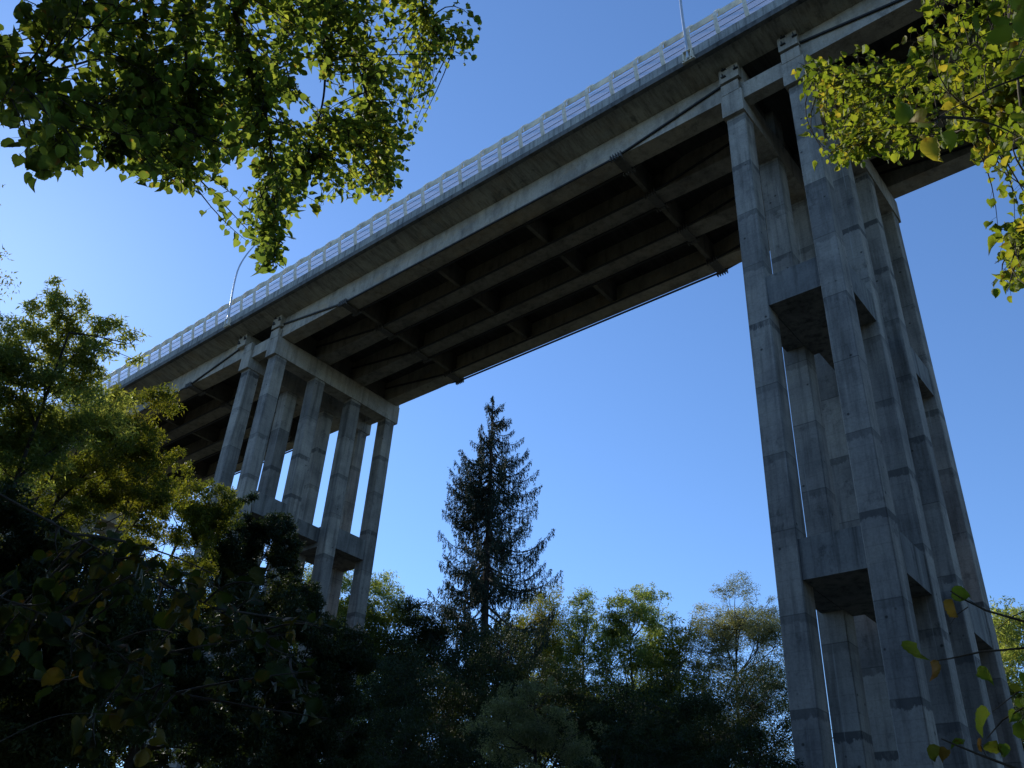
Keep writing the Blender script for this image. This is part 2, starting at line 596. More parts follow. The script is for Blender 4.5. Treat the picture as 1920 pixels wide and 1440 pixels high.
CY = 29.76
half = [(-6.40, 33.36), (-5.02, 33.15), (5.02, 33.15), (6.40, 33.36), (6.40, 33.62), (-6.40, 33.62)]
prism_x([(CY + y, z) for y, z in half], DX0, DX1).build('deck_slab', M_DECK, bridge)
for s in (-1, 1):
    wing = [(CY + s * 6.42, 33.34), (CY + s * 5.03, 33.13), (CY + s * 5.03, 33.16), (CY + s * 6.42, 33.37)]
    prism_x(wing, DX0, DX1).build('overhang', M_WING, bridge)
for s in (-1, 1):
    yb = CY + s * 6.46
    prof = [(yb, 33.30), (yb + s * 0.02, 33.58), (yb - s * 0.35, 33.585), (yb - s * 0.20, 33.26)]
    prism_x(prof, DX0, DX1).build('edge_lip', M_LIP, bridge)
    x = DX0
    prof = [(yb - s * 0.012, 33.581), (yb - s * 0.0, 34.14), (yb - s * 0.40, 34.16), (yb - s * 0.40, 33.6)]
    prism_x(prof, DX0, DX1).build('edge_beam', M_EDGE, bridge)
MB().box((DX0, CY - 6.0, 33.62), (DX1, CY + 6.0, 33.70)).build('road_surface', M_ASPH, bridge)

# the curved parapet screens along both edges
ARC = [(0.0, 34.12), (-0.10, 34.42), (-0.17, 34.72), (-0.22, 35.08), (-0.16, 35.40), (0.0, 35.72), (0.22, 36.02), (0.50, 36.26), (0.74, 36.42)]


def arc_tube(mb, x, y0, s):
    w_, t_ = 0.075, 0.05
    pr = [Vector((0, y0 + s * a, z)) for a, z in ARC]
    rings = []
    for i, p in enumerate(pr):
        d = (pr[min(i + 1, len(pr) - 1)] - pr[max(i - 1, 0)]).normalized()
        nn = Vector((0, -d.z, d.y))
        wid = 0.075 if i > 1 else 0.085
        rings.append([p + Vector((x - wid, 0, 0)) - nn * t_, p + Vector((x + wid, 0, 0)) - nn * t_, p + Vector((x + wid, 0, 0)) + nn * t_, p + Vector((x - wid, 0, 0)) + nn * t_])
    mb.loft(rings)


XP = [-12.84 + 1.374 * k for k in range(-46, 18)]
for s, y0, lim in ((1, 23.33, 64), (-1, 36.19, 64)):
    xa, xb = XP[0], XP[-1]
    railing = MB().tube([(xa, y0 + s * 0.74, 36.42), (xb, y0 + s * 0.74, 36.42)], 0.03, 5).build('railing', M_GALV, bridge)
    for zz_ in (34.55, 34.98):
        MB().tube([(xa, y0 + s * 0.04, zz_), (xb, y0 + s * 0.04, zz_)], 0.014, 5).build('wire', M_DARKST, railing)
    for k in range(len(XP) - 1):      # one board per bay, each a touch out of line
        hh = 0.012 * math.sin(k * 2.3 + s)
        pb = MB().box((XP[k] + 0.03, y0 + 0.045 - 0.012, 35.34 + hh), (XP[k + 1] - 0.03, y0 + 0.045 + 0.012, 35.75 + hh))
        pb.build('screen_panel', M_BAND, railing)
    ms = MB()
    ms.strip([(y0 + s * 0.10, 34.17), (y0 + s * 0.10, 35.30)] if s < 0 else [(y0 + s * 0.10, 35.30), (y0 + s * 0.10, 34.17)], xa, xb, 0.006)
    ms.build('safety_mesh', M_MESH, railing)
    mb = MB()
    arc_tube(mb, 0, y0, s)
    p0 = mb.build('post', M_STEEL, railing)
    p0.location = (XP[0], 0, 0)
    for x in XP[1:]:
        c = p0.copy()
        C.objects.link(c)
        c.parent = railing
        c.location = (x, 0, 0)

# ------------------------------------------------------------------ street lamps
def street_lamp(x, label):
    t = thing('street_lamp', label, 'street lamp', (x, 23.2, 33.5), 'street lamps standing on the bridge parapet')
    pts = [(0, 0.0, -0.1), (0, -0.1, 1.2), (0, -0.28, 3.0), (0, -0.30, 4.5), (0, -0.02, 5.9), (0, 0.45, 7.2), (0, 1.1, 8.3), (0, 1.9, 9.1), (0, 2.8, 9.6)]
    # smooth the curve
    P = [Vector(p) for p in pts]
    sm = []
    for i in range(len(P) - 1):
        p0, p1, p2, p3 = P[max(i - 1, 0)], P[i], P[i + 1], P[min(i + 2, len(P) - 1)]
        for k in range(4):
            u = k / 4
            sm.append(0.5 * ((2 * p1) + (p2 - p0) * u + (2 * p0 - 5 * p1 + 4 * p2 - p3) * u * u + (3 * p1 - p0 - 3 * p2 + p3) * u ** 3))
    sm.append(P[-1])
    r = [0.07 - 0.038 * i / (len(sm) - 1) for i in range(len(sm))]
    MB().tube(sm, r, 12).build('pole', M_GALV, t, smooth=True)
    b = MB()
    b.box((-0.22, -0.10, -0.12), (-0.17, 0.12, 0.42))
    b.box((0.17, -0.10, -0.12), (0.22, 0.12, 0.42))
    b.box((-0.17, 0.02, -0.08), (0.17, 0.06, 0.38))
    b.box((-0.30, -0.02, -0.16), (0.30, 0.11, -0.08))
    b.box((-0.17, -0.12, 0.36), (0.17, 0.14, 0.42))
    b.build('foot_bracket', M_STEEL, t)
    h = MB()
    secs = []
    for yy, ww, hh in ((2.75, .06, .05), (2.9, .09, .06), (3.1, .12, .07), (3.3, .10, .05), (3.4, .03, .02)):
        z = 9.6 + (yy - 2.8) * 0.35
        secs.append([(ww * math.cos(a), yy, z + hh * math.sin(a)) for a in [2 * math.pi * k / 10 for k in range(10)]])
    h.loft(secs).build('lamp_head', M_GALV, t, smooth=True)
    return t


street_lamp(-11.56, 'pale lamp post on the parapet above the nearer columns, cut off by the frame')
street_lamp(-45.6, 'thin curved lamp post above the far left columns, its tip behind leaves')

# ------------------------------------------------------------------ foliage machinery
def _heart():
    half = [(.26, -.07), (.42, .06), (.50, .22), (.49, .36), (.52, .44), (.43, .55), (.41, .64), (.30, .74), (.25, .84), (.12, .93)]
    ring = [(0, 0, -.05)] + [(-x, y, .10 * x * 2 + (.025 if i % 2 else 0)) for i, (x, y) in enumerate(half)] + [(0, 1.12, -.12)] + [(x, y, .10 * x * 2 + (.025 if i % 2 else 0)) for i, (x, y) in reversed(list(enumerate(half)))]
    return np.array(ring + [(0, .32, -.05), (0, .70, -.06)], float)


HEART = _heart()
_k = len(HEART) - 2
HEART_F = np.array([(_k if (i < 5 or i > 16) else _k + 1, i, (i + 1) % _k) for i in range(_k)] + [(_k, _k + 1, 17), (_k, 5, _k + 1)])
ASH = np.array([(0, 0, 0), (-.16, .35, .03), (0, 1.0, -.05), (.16, .35, .03)], float)
ASH_F = np.array([(0, 3, 2, 1)])
OVAL = np.array([(0, 0, 0), (-.34, .25, .05), (-.30, .65, .03), (0, 1.0, -.06), (.30, .65, .03), (.34, .25, .05)], float)
OVAL_F = np.array([(0, 5, 4, 3), (0, 3, 2, 1)])


def frames(rng, n, axis=None, flat=0.0, droop=0.0):
    """random leaf frames: length axis A, normal Nn, width W"""
    A = rng.normal(size=(n, 3))
    if axis is not None:
        A = A * 0.6 + axis
    A[:, 2] -= droop
    A /= np.linalg.norm(A, axis=1)[:, None] + 1e-9
    U = rng.normal(size=(n, 3))
    U[:, 2] += flat * np.sign(rng.random(n) - 0.1)
    W = np.cross(A, U)
    W /= np.linalg.norm(W, axis=1)[:, None] + 1e-9
    Nn = np.cross(W, A)
    return A, W, Nn


def leaves(P, size, rng, shape=ASH, faces=ASH_F, axis=None, flat=0.0, droop=0.0, curl=0.3):
    n = len(P)
    A, W, Nn = frames(rng, n, axis, flat, droop)
    s = (size * (0.7 + 0.6 * rng.random(n)))[:, None, None] if np.ndim(size) == 0 else np.asarray(size)[:, None, None]
    S = shape[None].repeat(n, 0).copy()
    cu = (rng.normal(size=n) * curl)[:, None]
    S[:, :, 2] = S[:, :, 2] * (1 + 4 * np.abs(cu)) + cu * S[:, :, 1] ** 2 * 0.5
    V = P[:, None, :] + s * (S[:, :, 0:1] * W[:, None] + S[:, :, 1:2] * A[:, None] + S[:, :, 2:3] * Nn[:, None])
    k = shape.shape[0]
    F = (np.arange(n)[:, None, None] * k + faces[None]).reshape(-1, faces.shape[1])
    return V.reshape(-1, 3), F


def tubes_np(paths, k=4):
    """many thin tapered tubes -> V, F ; paths: list of (pts(n,3), r0, r1)"""
    VV, FF, off = [], [], 0
    ang = np.arange(k) * 2 * np.pi / k
    for pts, r0, r1 in paths:
        pts = np.asarray(pts, float)
        n_ = len(pts)
        d = np.gradient(pts, axis=0)
        d /= np.linalg.norm(d, axis=1)[:, None] + 1e-9
        ref = np.array([0.13, 0.21, 1.0]) if abs(d[:, 2]).mean() < 0.9 else np.array([1.0, 0.1, 0])
        u = np.cross(d, ref)
        u /= np.linalg.norm(u, axis=1)[:, None] + 1e-9
        q = np.cross(d, u)
        r = np.linspace(r0, r1, n_)[:, None, None]
        ring = pts[:, None] + r * (u[:, None] * np.cos(ang)[None, :, None] + q[:, None] * np.sin(ang)[None, :, None])
        VV.append(ring.reshape(-1, 3))
        i, j = np.meshgrid(np.arange(n_ - 1), np.arange(k), indexing='ij')
        a = off + i * k + j
        b = off + i * k + (j + 1) % k
        FF.append(np.stack([a, b, b + k, a + k], -1).reshape(-1, 4))
        off += n_ * k
    return np.concatenate(VV), np.concatenate(FF)


def bez(p0, p1, p2, n_=6):
    t = np.linspace(0, 1, n_)[:, None]
    return (1 - t) ** 2 * p0 + 2 * t * (1 - t) * p1 + t * t * p2


def tree(name, label, cat, lobes, base, mat, seed, leaf=0.16, nleaf=20000, shape=ASH, faces=ASH_F, group=None,
         bark=None, clump=0.65, twigs=True, trunk_r=0.22, hollow=0.55, flat=0.4, droop=0.3, stems=1, leafpow=1.0, nclump=None):
    """lobes: list of (centre Vector, rx, rz). Crown = leaves gathered in clumps through the lobes' volume."""
    rng = np.random.default_rng(seed)
    base = np.array(base, float)
    vols = np.array([l[1] ** 2 * l[2] for l in lobes])
    if nclump is None:
        nclump = int(np.clip(vols.sum() ** 0.75 * 6 / clump, 25, 700))
    pw = vols ** 0.6
    pick = rng.choice(len(lobes), nclump, p=pw / pw.sum())
    pick = np.concatenate([np.repeat(np.arange(len(lobes)), 4), pick])
    nclump = len(pick)
    d = rng.normal(size=(nclump, 3))
    d /= np.linalg.norm(d, axis=1)[:, None]
    rr = hollow + (1 - hollow) * rng.random(nclump) ** 0.7
    rr *= 0.82 + 0.3 * rng.random(nclump)
    Cn = np.array([np.array(lobes[i][0]) + d[k] * rr[k] * np.array([lobes[i][1], lobes[i][1], lobes[i][2]]) for k, i in enumerate(pick)])
    cr = np.minimum(clump * (0.6 + 0.8 * rng.random(nclump)), np.array([0.62 * lobes[i][1] for i in pick]))
    # every clump splits in a few uneven tufts; the tufts carry the leaves
    ns = 5
    sd_ = rng.normal(size=(nclump * ns, 3))
    sd_ /= np.linalg.norm(sd_, axis=1)[:, None]
    Sc = np.repeat(Cn, ns, 0) + sd_ * (np.repeat(cr, ns) * (0.35 + 0.65 * rng.random(nclump * ns)))[:, None] * np.array([1, 1, .7])
    sr = np.repeat(cr, ns) * (0.22 + 0.30 * rng.random(nclump * ns))
    wgt = sr ** 2
    cnt = rng.choice(nclump * ns, nleaf, p=wgt / wgt.sum())
    off = rng.normal(size=(nleaf, 3))
    off *= (rng.random(nleaf) ** 0.5 / np.linalg.norm(off, axis=1))[:, None]
    off[:, 2] *= 0.75
    P = Sc[cnt] + off * sr[cnt][:, None] * 1.25
    t = thing(name, label, cat, tuple(base), group)
    V, F = leaves(P - base, leaf, rng, shape, faces, flat=flat, droop=droop)
    mesh_np('crown', V, [F], mat, t)
    # trunk, limbs to every lobe, twigs to the clumps
    cen = np.average([np.array(l[0]) for l in lobes], axis=0, weights=vols)
    paths = []
    lob_pts = []
    topz = max(l[0][2] for l in lobes)
    for s_ in range(stems):
        o = rng.normal(size=3) * 0.5 * (stems > 1)
        o[2] = 0
        top = np.array([cen[0], cen[1], cen[2] + (topz - cen[2]) * 0.6]) + o * 0.5
        mid = (base + o + top) / 2 + rng.normal(size=3) * [0.4, 0.4, 0]
        tp = bez(base + o, mid, top, 24)
        paths.append((tp - base, trunk_r, trunk_r * 0.18))
        lob_pts.append(tp)
    lob_pts = np.concatenate(lob_pts)
    nodes = [lob_pts]
    rmax = max(l[1] for l in lobes)
    for l in lobes:
        c = np.array(l[0])
        hz_ = np.hypot(*(lob_pts - c)[:, :2].T)
        want = c[2] - 0.9 * hz_ - 0.25 * l[2]
        want += rng.normal() * 0.09 * (topz - base[2])
        want = np.maximum(want, base[2] + 0.25 * (c[2] - base[2]))
        s = lob_pts[np.argmin(np.abs(lob_pts[:, 2] - want) + 0.3 * hz_)]
        ln_ = np.linalg.norm(c - s)
        m_ = s + (c - s) * 0.5 + np.array([0, 0, -0.06 * ln_]) + rng.normal(size=3) * 0.11 * ln_
        p = bez(s, m_, c, 8)
        rk = trunk_r * (0.14 + 0.26 * l[1] / rmax)
        paths.append((p - base, rk, rk * 0.2))
        nodes.append(p)
    nodes = np.concatenate(nodes)
    if twigs:
        for k in range(nclump):
            c = Cn[k]
            dist = np.linalg.norm(nodes - c, axis=1) + np.where(nodes[:, 2] > c[2], 1.5, 0)
            s = nodes[np.argmin(dist)]
            m_ = (s + c) / 2 + rng.normal(size=3) * 0.15 * np.linalg.norm(c - s)
            paths.append((bez(s, m_, c, 5) - base, max(0.012, trunk_r * 0.08), 0.005))
    V, F = tubes_np(paths, 5)
    mesh_np('trunk', V, [F], bark or M_BARK, t, smooth=True)
    return t


def gz(p):
    return float(ground_z(np.array(p[0]), np.array(p[1])))


def under(p, dx=0, dy=0):
    x, y = p[0] + dx, p[1] + dy
    return (x, y, gz((x, y)) - 0.1)


def lob(px, py, rpx, D, k=1.0, dd=0.0):
    """a crown lobe centred where the photograph shows it, D metres off; rpx its radius in photograph pixels"""
    c = at(px, py, D + dd)
    r = rpx * c.length / FPX
    return (c, r, r * k)
G = lambda r, g, b: (r, g, b)
L_GREEN = leafmat('lime_leaf', [(0, (.030, .045, .014)), (.45, (.055, .078, .020)), (.8, (.11, .125, .028)), (.97, (.24, .19, .04))], 0.6, 4.2, spots=16)
L_AUT = leafmat('autumn_lime_leaf', [(0, (.05, .085, .015)), (.4, (.13, .18, .025)), (.75, (.22, .25, .04)), (.93, (.34, .25, .05)), (.98, (.22, .08, .02))], 0.5, 1.9, spots=11, clump=1.6, bigw=0.9)
L_ASH = leafmat('ash_leaf', [(0, (.05, .075, .03)), (.5, (.11, .145, .05)), (1, (.24, .25, .09))], 0.52, 2.5)
L_YEL = leafmat('yellowing_leaf', [(0, (.05, .07, .015)), (.4, (.10, .12, .02)), (.8, (.20, .19, .03)), (1, (.26, .20, .04))], 0.5, 1.8)
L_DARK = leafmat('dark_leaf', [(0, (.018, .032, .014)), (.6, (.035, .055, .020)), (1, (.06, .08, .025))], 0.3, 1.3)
L_GREY = leafmat('grey_green_leaf', [(0, (.06, .07, .045)), (.6, (.13, .14, .09)), (1, (.24, .24, .15))], 0.48, 2.2)
L_SPR = leafmat('spruce_needle', [(0, (.012, .024, .016)), (.6, (.022, .042, .026)), (1, (.035, .058, .032))], 0.1, 1.2, rough=.75)
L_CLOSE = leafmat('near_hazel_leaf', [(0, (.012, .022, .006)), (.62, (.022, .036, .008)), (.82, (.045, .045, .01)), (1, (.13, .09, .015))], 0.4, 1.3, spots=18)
L_SAP = leafmat('sapling_leaf', [(0, (.06, .09, .015)), (.5, (.12, .17, .03)), (.8, (.15, .07, .02)), (1, (.12, .05, .02))], 0.5, 1.6, spots=22)

# ---- far row of trees beyond the bridge
BG = 'trees standing beyond the bridge'
def far(name, label, lobes, mat, seed, n_=16000, leaf=0.19, D=62, **k):
    x0, y0 = lobes[0][0], max(l[1] for l in lobes)
    # lower boughs down to the ground, and a ragged top
    rs = np.random.default_rng(seed + 500)
    lobes = list(lobes) + [(x0 - 25, y0 + 80, 75), (x0 + 35, y0 + 90, 75), (x0, y0 + 190, 95)]
    for l in list(lobes[:-3]):
        for _ in range(3):
            an = rs.uniform(-2.9, -0.2)
            lobes.append((l[0] + math.cos(an) * l[2] * .85, l[1] + math.sin(an) * l[2] * .8, l[2] * rs.uniform(.28, .5)))
    ls = [lob(*l[:3], D, 1.0, rs.uniform(-1.5, 1.5)) for l in lobes]
    c = ls[0][0]
    return tree(name, label, 'tree', ls, under(c), mat, seed, leaf=leaf, nleaf=int(n_ * 2.2), group=BG, clump=0.9, **k)

far('leafy_tree', 'pale green rounded treetop just right of the far left bridge columns', [(700, 1150, 62), (735, 1190, 60), (660, 1190, 60), (700, 1270, 80), (745, 1290, 60)], L_ASH, 11, 30000)
far('leafy_tree', 'low dark treetop between the rounded pale tree and the tall spruce', [(800, 1170, 50), (780, 1220, 55), (845, 1200, 50), (800, 1290, 80)], L_DARK, 12, 26000, D=60)
far('leafy_tree', 'yellow green ash top showing through the spruce on its right side', [(1010, 1150, 42), (1040, 1140, 36), (990, 1200, 50), (1045, 1210, 48), (1020, 1270, 70)], L_YEL, 13, 24000, D=66)
far('ash_tree', 'slim green tree, first narrow spire right of the spruce', [(1092, 1135, 26), (1085, 1175, 30), (1105, 1205, 36), (1080, 1250, 48)], L_ASH, 14, 17000, D=64, leaf=.2)
far('ash_tree', 'fuller green tree, second spire right of the spruce', [(1180, 1130, 32), (1165, 1165, 40), (1195, 1185, 44), (1170, 1240, 58), (1200, 1280, 60)], L_ASH, 15, 26000, D=62, leaf=.2)
far('ash_tree', 'thin tree with a pale tip, third spire right of the spruce', [(1233, 1125, 22), (1230, 1165, 28), (1245, 1210, 36), (1235, 1270, 48)], L_ASH, 16, 14000, D=64, leaf=.2)
far('leafy_tree', 'short tree with a yellow top between the ash spires and the grey green tree', [(1278, 1180, 30), (1268, 1220, 36), (1290, 1260, 46), (1280, 1320, 60)], L_YEL, 17, 16000, D=60)
far('willow_tree', 'tall grey green tree with a feathery crown left of the nearer columns', [(1385, 1140, 45), (1350, 1175, 45), (1420, 1170, 45), (1340, 1225, 55), (1400, 1235, 70), (1450, 1215, 50)], L_GREY, 18, 42000, D=58, leaf=.12, twigs=True)
far('leafy_tree', 'dark leafy tree right of the nearer columns at the frame edge', [(1888, 1165, 36), (1920, 1190, 45), (1870, 1220, 40), (1910, 1270, 60), (1890, 1330, 60)], L_ASH, 19, 22000, D=55)
far('leafy_tree', 'sunlit green tree seen between the far left bridge columns', [(585, 1085, 42), (620, 1110, 50), (590, 1160, 60), (640, 1180, 50)], L_ASH, 20, 22000, D=66)
far('leafy_tree', 'dim tree low behind the far left columns, touching the leftmost one', [(470, 1150, 60), (520, 1200, 70), (430, 1230, 70)], L_DARK, 21, 16000, D=70)

# ---- the spruce
def spruce():
    rng = np.random.default_rng(5)
    top = at(925, 742, 54)
    base = np.array([top.x, top.y, gz((top.x, top.y)) - 0.1])
    H = top.z - base[2]
    t = thing('spruce_tree', 'tall slim dark spruce with drooping twigs, alone against the sky under the bridge', 'spruce', tuple(base))
    prof_d = [0, 1.0, 2.2, 4, 5.8, 8, 11, 15, 20, 30]
    prof_r = [0.08, 0.5, 1.3, 2.35, 2.9, 3.3, 3.75, 3.95, 4.2, 4.6]
    paths = [(np.array([(0, 0, 0), (0.05, 0.02, H * .3), (-0.05, 0.05, H * .6), (0, 0, H * .85), (0, 0, H)]), 0.42, 0.02)]
    P, Aax, S = [], [], []
    z = 0.25
    while z < H - 3.5:
        R_ = np.interp(z, prof_d, prof_r)
        nb = 4 if z < 3 else 6
        for b in range(nb):
            az = rng.random() * 2 * np.pi
            if rng.random() < 0.2:
                continue
            ln = R_ * (0.70 + 0.38 * rng.random()) * (1.0 + 0.14 * (np.cos(az) * .77 + np.sin(az) * .63))
            dz0 = rng.normal() * 0.18
            out = np.array([np.cos(az), np.sin(az), 0])
            sag = 0.30 * ln if z > 2.5 else -0.25 * ln
            tipup = 0.26 * ln
            k = 10
            tt = np.linspace(0, 1, k)
            zz = -sag * np.sin(tt * np.pi * 0.78) + tipup * tt ** 3 + (0.15 * ln * tt if z < 2.5 else 0)
            side = np.cross(out, [0, 0, 1]) * rng.normal() * 0.12 * ln
            pts = out * ln * tt[:, None] + side * (tt[:, None] ** 2) + np.stack([0 * tt, 0 * tt, zz + H - z + dz0], 1)
            paths.append((pts, 0.03 + 0.010 * ln, 0.008))
            # needles along the branch and hanging twigs
            nt_ = int(ln * 9) + 3
            for q in range(nt_):
                u = 0.22 + 0.80 * (q + rng.random()) / nt_
                u = min(u, 1)
                p = np.array([np.interp(u, tt, pts[:, i]) for i in range(3)])
                sd = np.cross(out, [0, 0, 1]) * (1 if q % 2 else -1)
                tw = 0.28 * ln * (1.05 - u) * rng.random()
                p = p + sd * tw + np.array([0, 0, -0.05 * tw])
                hang = (0.2 + (1.3 * min(1, z / 7)) * rng.random() ** 1.3 * (1.15 - 0.7 * u)) if z > 1.5 else 0.15
                m_ = int(5 + hang * 26)
                hz = rng.random(m_) * hang
                pp = p + np.stack([rng.normal(size=m_) * 0.035, rng.normal(size=m_) * 0.035, -hz], 1)
                P.append(pp)
                Aax.append(np.tile(np.array([0, 0, -1.3]), (m_, 1)) + 0.25 * out)
            m_ = int(ln * 26)
            u = rng.random(m_) ** 0.8
            pp = np.stack([np.interp(u, tt, pts[:, i]) for i in range(3)], 1) + rng.normal(size=(m_, 3)) * 0.05
            P.append(pp)
            Aax.append(np.tile(out * 0.8 + np.array([0, 0, 0.35]), (m_, 1)))
        z += 0.26 + 0.016 * z * rng.random() + (0.45 if rng.random() < 0.22 else 0)
    P = np.concatenate(P)
    A = np.concatenate(Aax)
    n_ = len(P)
    A = A + rng.normal(size=A.shape) * 0.35
    A /= np.linalg.norm(A, axis=1)[:, None]
    U = rng.normal(size=(n_, 3))
    W = np.cross(A, U)
    W /= np.linalg.norm(W, axis=1)[:, None]
    s = (0.16 * (0.7 + 0.6 * rng.random(n_)))[:, None, None]
    shp = np.array([(0, 0), (-.14, .4), (0, 1), (.14, .4)])
    lean = np.array([-.77, -.63, 0]) * -0.036
    P = P + lean * (H - P[:, 2:3])
    V = P[:, None] + s * (shp[None, :, 0:1] * W[:, None] + shp[None, :, 1:2] * A[:, None])
    F = np.arange(n_ * 4).reshape(-1, 4)
    mesh_np('crown', V.reshape(-1, 3), [F], L_SPR, t)
    V, F = tubes_np(paths, 5)
    V = V + lean * (H - V[:, 2:3])
    mesh_np('trunk', V, [F], M_BARK, t, smooth=True)
    print('spruce needles', n_)

spruce()

# ---- middle distance: dark trees in the shade under and in front of the bridge
MID = 'shaded trees filling the valley under the bridge'
def mid(name, label, lobes, mat, seed, D, n_=20000, leaf=0.13, cat='tree', **k):
    ls = [lob(*l[:3], D, *(l[3:] or ())) for l in lobes]
    k.setdefault('clump', 0.8)
    k.setdefault('group', MID)
    return tree(name, label, cat, ls, under(ls[0][0]), mat, seed, leaf=leaf, nleaf=n_, **k)

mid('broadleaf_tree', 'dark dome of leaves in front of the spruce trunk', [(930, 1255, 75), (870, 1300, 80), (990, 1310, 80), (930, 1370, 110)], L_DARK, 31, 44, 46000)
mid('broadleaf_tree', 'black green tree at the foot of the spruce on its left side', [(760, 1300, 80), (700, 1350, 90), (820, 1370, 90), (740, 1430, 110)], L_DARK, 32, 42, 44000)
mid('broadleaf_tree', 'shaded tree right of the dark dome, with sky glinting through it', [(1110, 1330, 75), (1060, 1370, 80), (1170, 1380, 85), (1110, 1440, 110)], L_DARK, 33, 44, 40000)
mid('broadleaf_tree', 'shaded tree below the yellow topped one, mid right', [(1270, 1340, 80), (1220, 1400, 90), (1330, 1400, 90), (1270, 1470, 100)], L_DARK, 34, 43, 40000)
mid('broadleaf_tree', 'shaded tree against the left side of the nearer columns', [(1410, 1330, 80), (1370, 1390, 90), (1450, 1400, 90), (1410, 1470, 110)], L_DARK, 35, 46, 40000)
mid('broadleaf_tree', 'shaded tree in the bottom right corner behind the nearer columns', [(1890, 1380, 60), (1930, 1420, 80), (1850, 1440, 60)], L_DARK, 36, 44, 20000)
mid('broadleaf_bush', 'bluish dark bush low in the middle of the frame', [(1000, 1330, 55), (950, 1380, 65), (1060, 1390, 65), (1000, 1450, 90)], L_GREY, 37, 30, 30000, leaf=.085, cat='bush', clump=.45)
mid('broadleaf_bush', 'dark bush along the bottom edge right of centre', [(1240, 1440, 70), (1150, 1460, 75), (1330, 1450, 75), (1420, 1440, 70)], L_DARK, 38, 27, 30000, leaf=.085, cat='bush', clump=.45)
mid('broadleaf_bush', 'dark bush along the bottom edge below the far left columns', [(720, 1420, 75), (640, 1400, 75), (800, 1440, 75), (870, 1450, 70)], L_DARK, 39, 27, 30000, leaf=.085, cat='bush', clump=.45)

# ---- left: the trees in front of the far left columns
LF = 'leafy trees on the left in front of the bridge'
mid('ash_tree', 'airy ash tree with bare branch ends rising highest at the left edge', [(105, 548, 28), (80, 580, 38), (135, 592, 38), (60, 640, 54), (150, 640, 44), (200, 628, 36), (245, 645, 28), (10, 650, 62), (110, 700, 64), (40, 740, 84), (190, 700, 52), (-60, 680, 80), (-80, 800, 100), (60, 830, 90), (170, 790, 60)], L_ASH, 41, 17, 42000, leaf=.095, clump=.42, hollow=.3, group=LF, stems=2, trunk_r=.10)
mid('maple_tree', 'yellow green tree catching the sun left of the bridge end', [(180, 780, 80), (255, 800, 62), (110, 850, 95), (220, 880, 90), (290, 850, 42), (60, 960, 110), (180, 990, 110), (290, 940, 45), (-40, 900, 100)], L_YEL, 42, 20, 60000, leaf=.085, clump=.38, group=LF, trunk_r=.12)
mid('maple_tree', 'brownish green treetop just left of the far left columns', [(375, 925, 50), (335, 960, 60), (415, 950, 36), (310, 1020, 75), (390, 1010, 60), (300, 1100, 80)], L_YEL, 43, 23, 34000, leaf=.085, clump=.38, group=LF, trunk_r=.10)
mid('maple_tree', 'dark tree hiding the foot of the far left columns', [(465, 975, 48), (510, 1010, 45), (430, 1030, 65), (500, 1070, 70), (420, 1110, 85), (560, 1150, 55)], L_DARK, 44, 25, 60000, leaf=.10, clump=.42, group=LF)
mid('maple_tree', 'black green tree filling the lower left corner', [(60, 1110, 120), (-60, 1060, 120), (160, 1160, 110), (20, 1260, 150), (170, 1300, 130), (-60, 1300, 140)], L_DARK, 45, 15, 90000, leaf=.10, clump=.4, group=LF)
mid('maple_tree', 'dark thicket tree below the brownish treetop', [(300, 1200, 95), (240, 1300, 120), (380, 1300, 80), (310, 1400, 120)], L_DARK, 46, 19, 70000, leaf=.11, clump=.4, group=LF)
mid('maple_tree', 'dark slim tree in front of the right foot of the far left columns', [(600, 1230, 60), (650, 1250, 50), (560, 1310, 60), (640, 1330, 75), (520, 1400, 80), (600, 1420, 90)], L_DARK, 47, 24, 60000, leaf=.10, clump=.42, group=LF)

# dark wood far behind the left side, closing the view under the bridge end
for k_, (x, y, r) in enumerate([(120, 1180, 90), (330, 1170, 90), (520, 1230, 90), (640, 1240, 70), (-60, 1150, 100)]):
    far('leafy_tree', ['black tree crown showing through gaps low at the far left', 'dark tree far behind the thicket left of the far columns', 'dark tree filling the gap behind the foot of the far columns', 'dark tree just behind the right foot of the far columns', 'dark tree beyond the left edge of the frame'][k_], [(x, y, r), (x - 50, y + 60, r), (x + 50, y + 60, r), (x, y + 150, r + 20)], L_DARK, 90 + k_, 24000, D=72, leaf=.24)

mid('maple_tree', 'dark tree low in front of the far left columns, above the bottom edge', [(500, 1185, 75), (570, 1235, 66), (430, 1270, 90), (530, 1310, 90), (470, 1400, 100)], L_DARK, 48, 23, 60000, leaf=.10, clump=.42, group=LF)

mid('lime_tree', 'unseen tall lime tree added outside the left edge of the frame for shade', [(-135, 470, 112), (-150, 610, 125), (-200, 330, 110), (-260, 470, 120), (-200, 760, 150), (-110, 380, 60)], L_YEL, 49, 29, 30000, leaf=.16, clump=.9, hollow=.1, group=LF)  # added out of view to keep sun off the near left leaves
# ---- near foliage: twigs and heart shaped leaves gathered on real limbs
def inpoly(x, y, poly):
    c = np.zeros(len(x), bool)
    j = len(poly) - 1
    for i in range(len(poly)):
        xi, yi = poly[i]
        xj, yj = poly[j]
        c ^= ((yi > y) != (yj > y)) & (x < (xj - xi) * (y - yi) / (yj - yi + 1e-9) + xi)
        j = i
    return c


def P3(px, py, r):
    return np.array(atr(px, py, r))


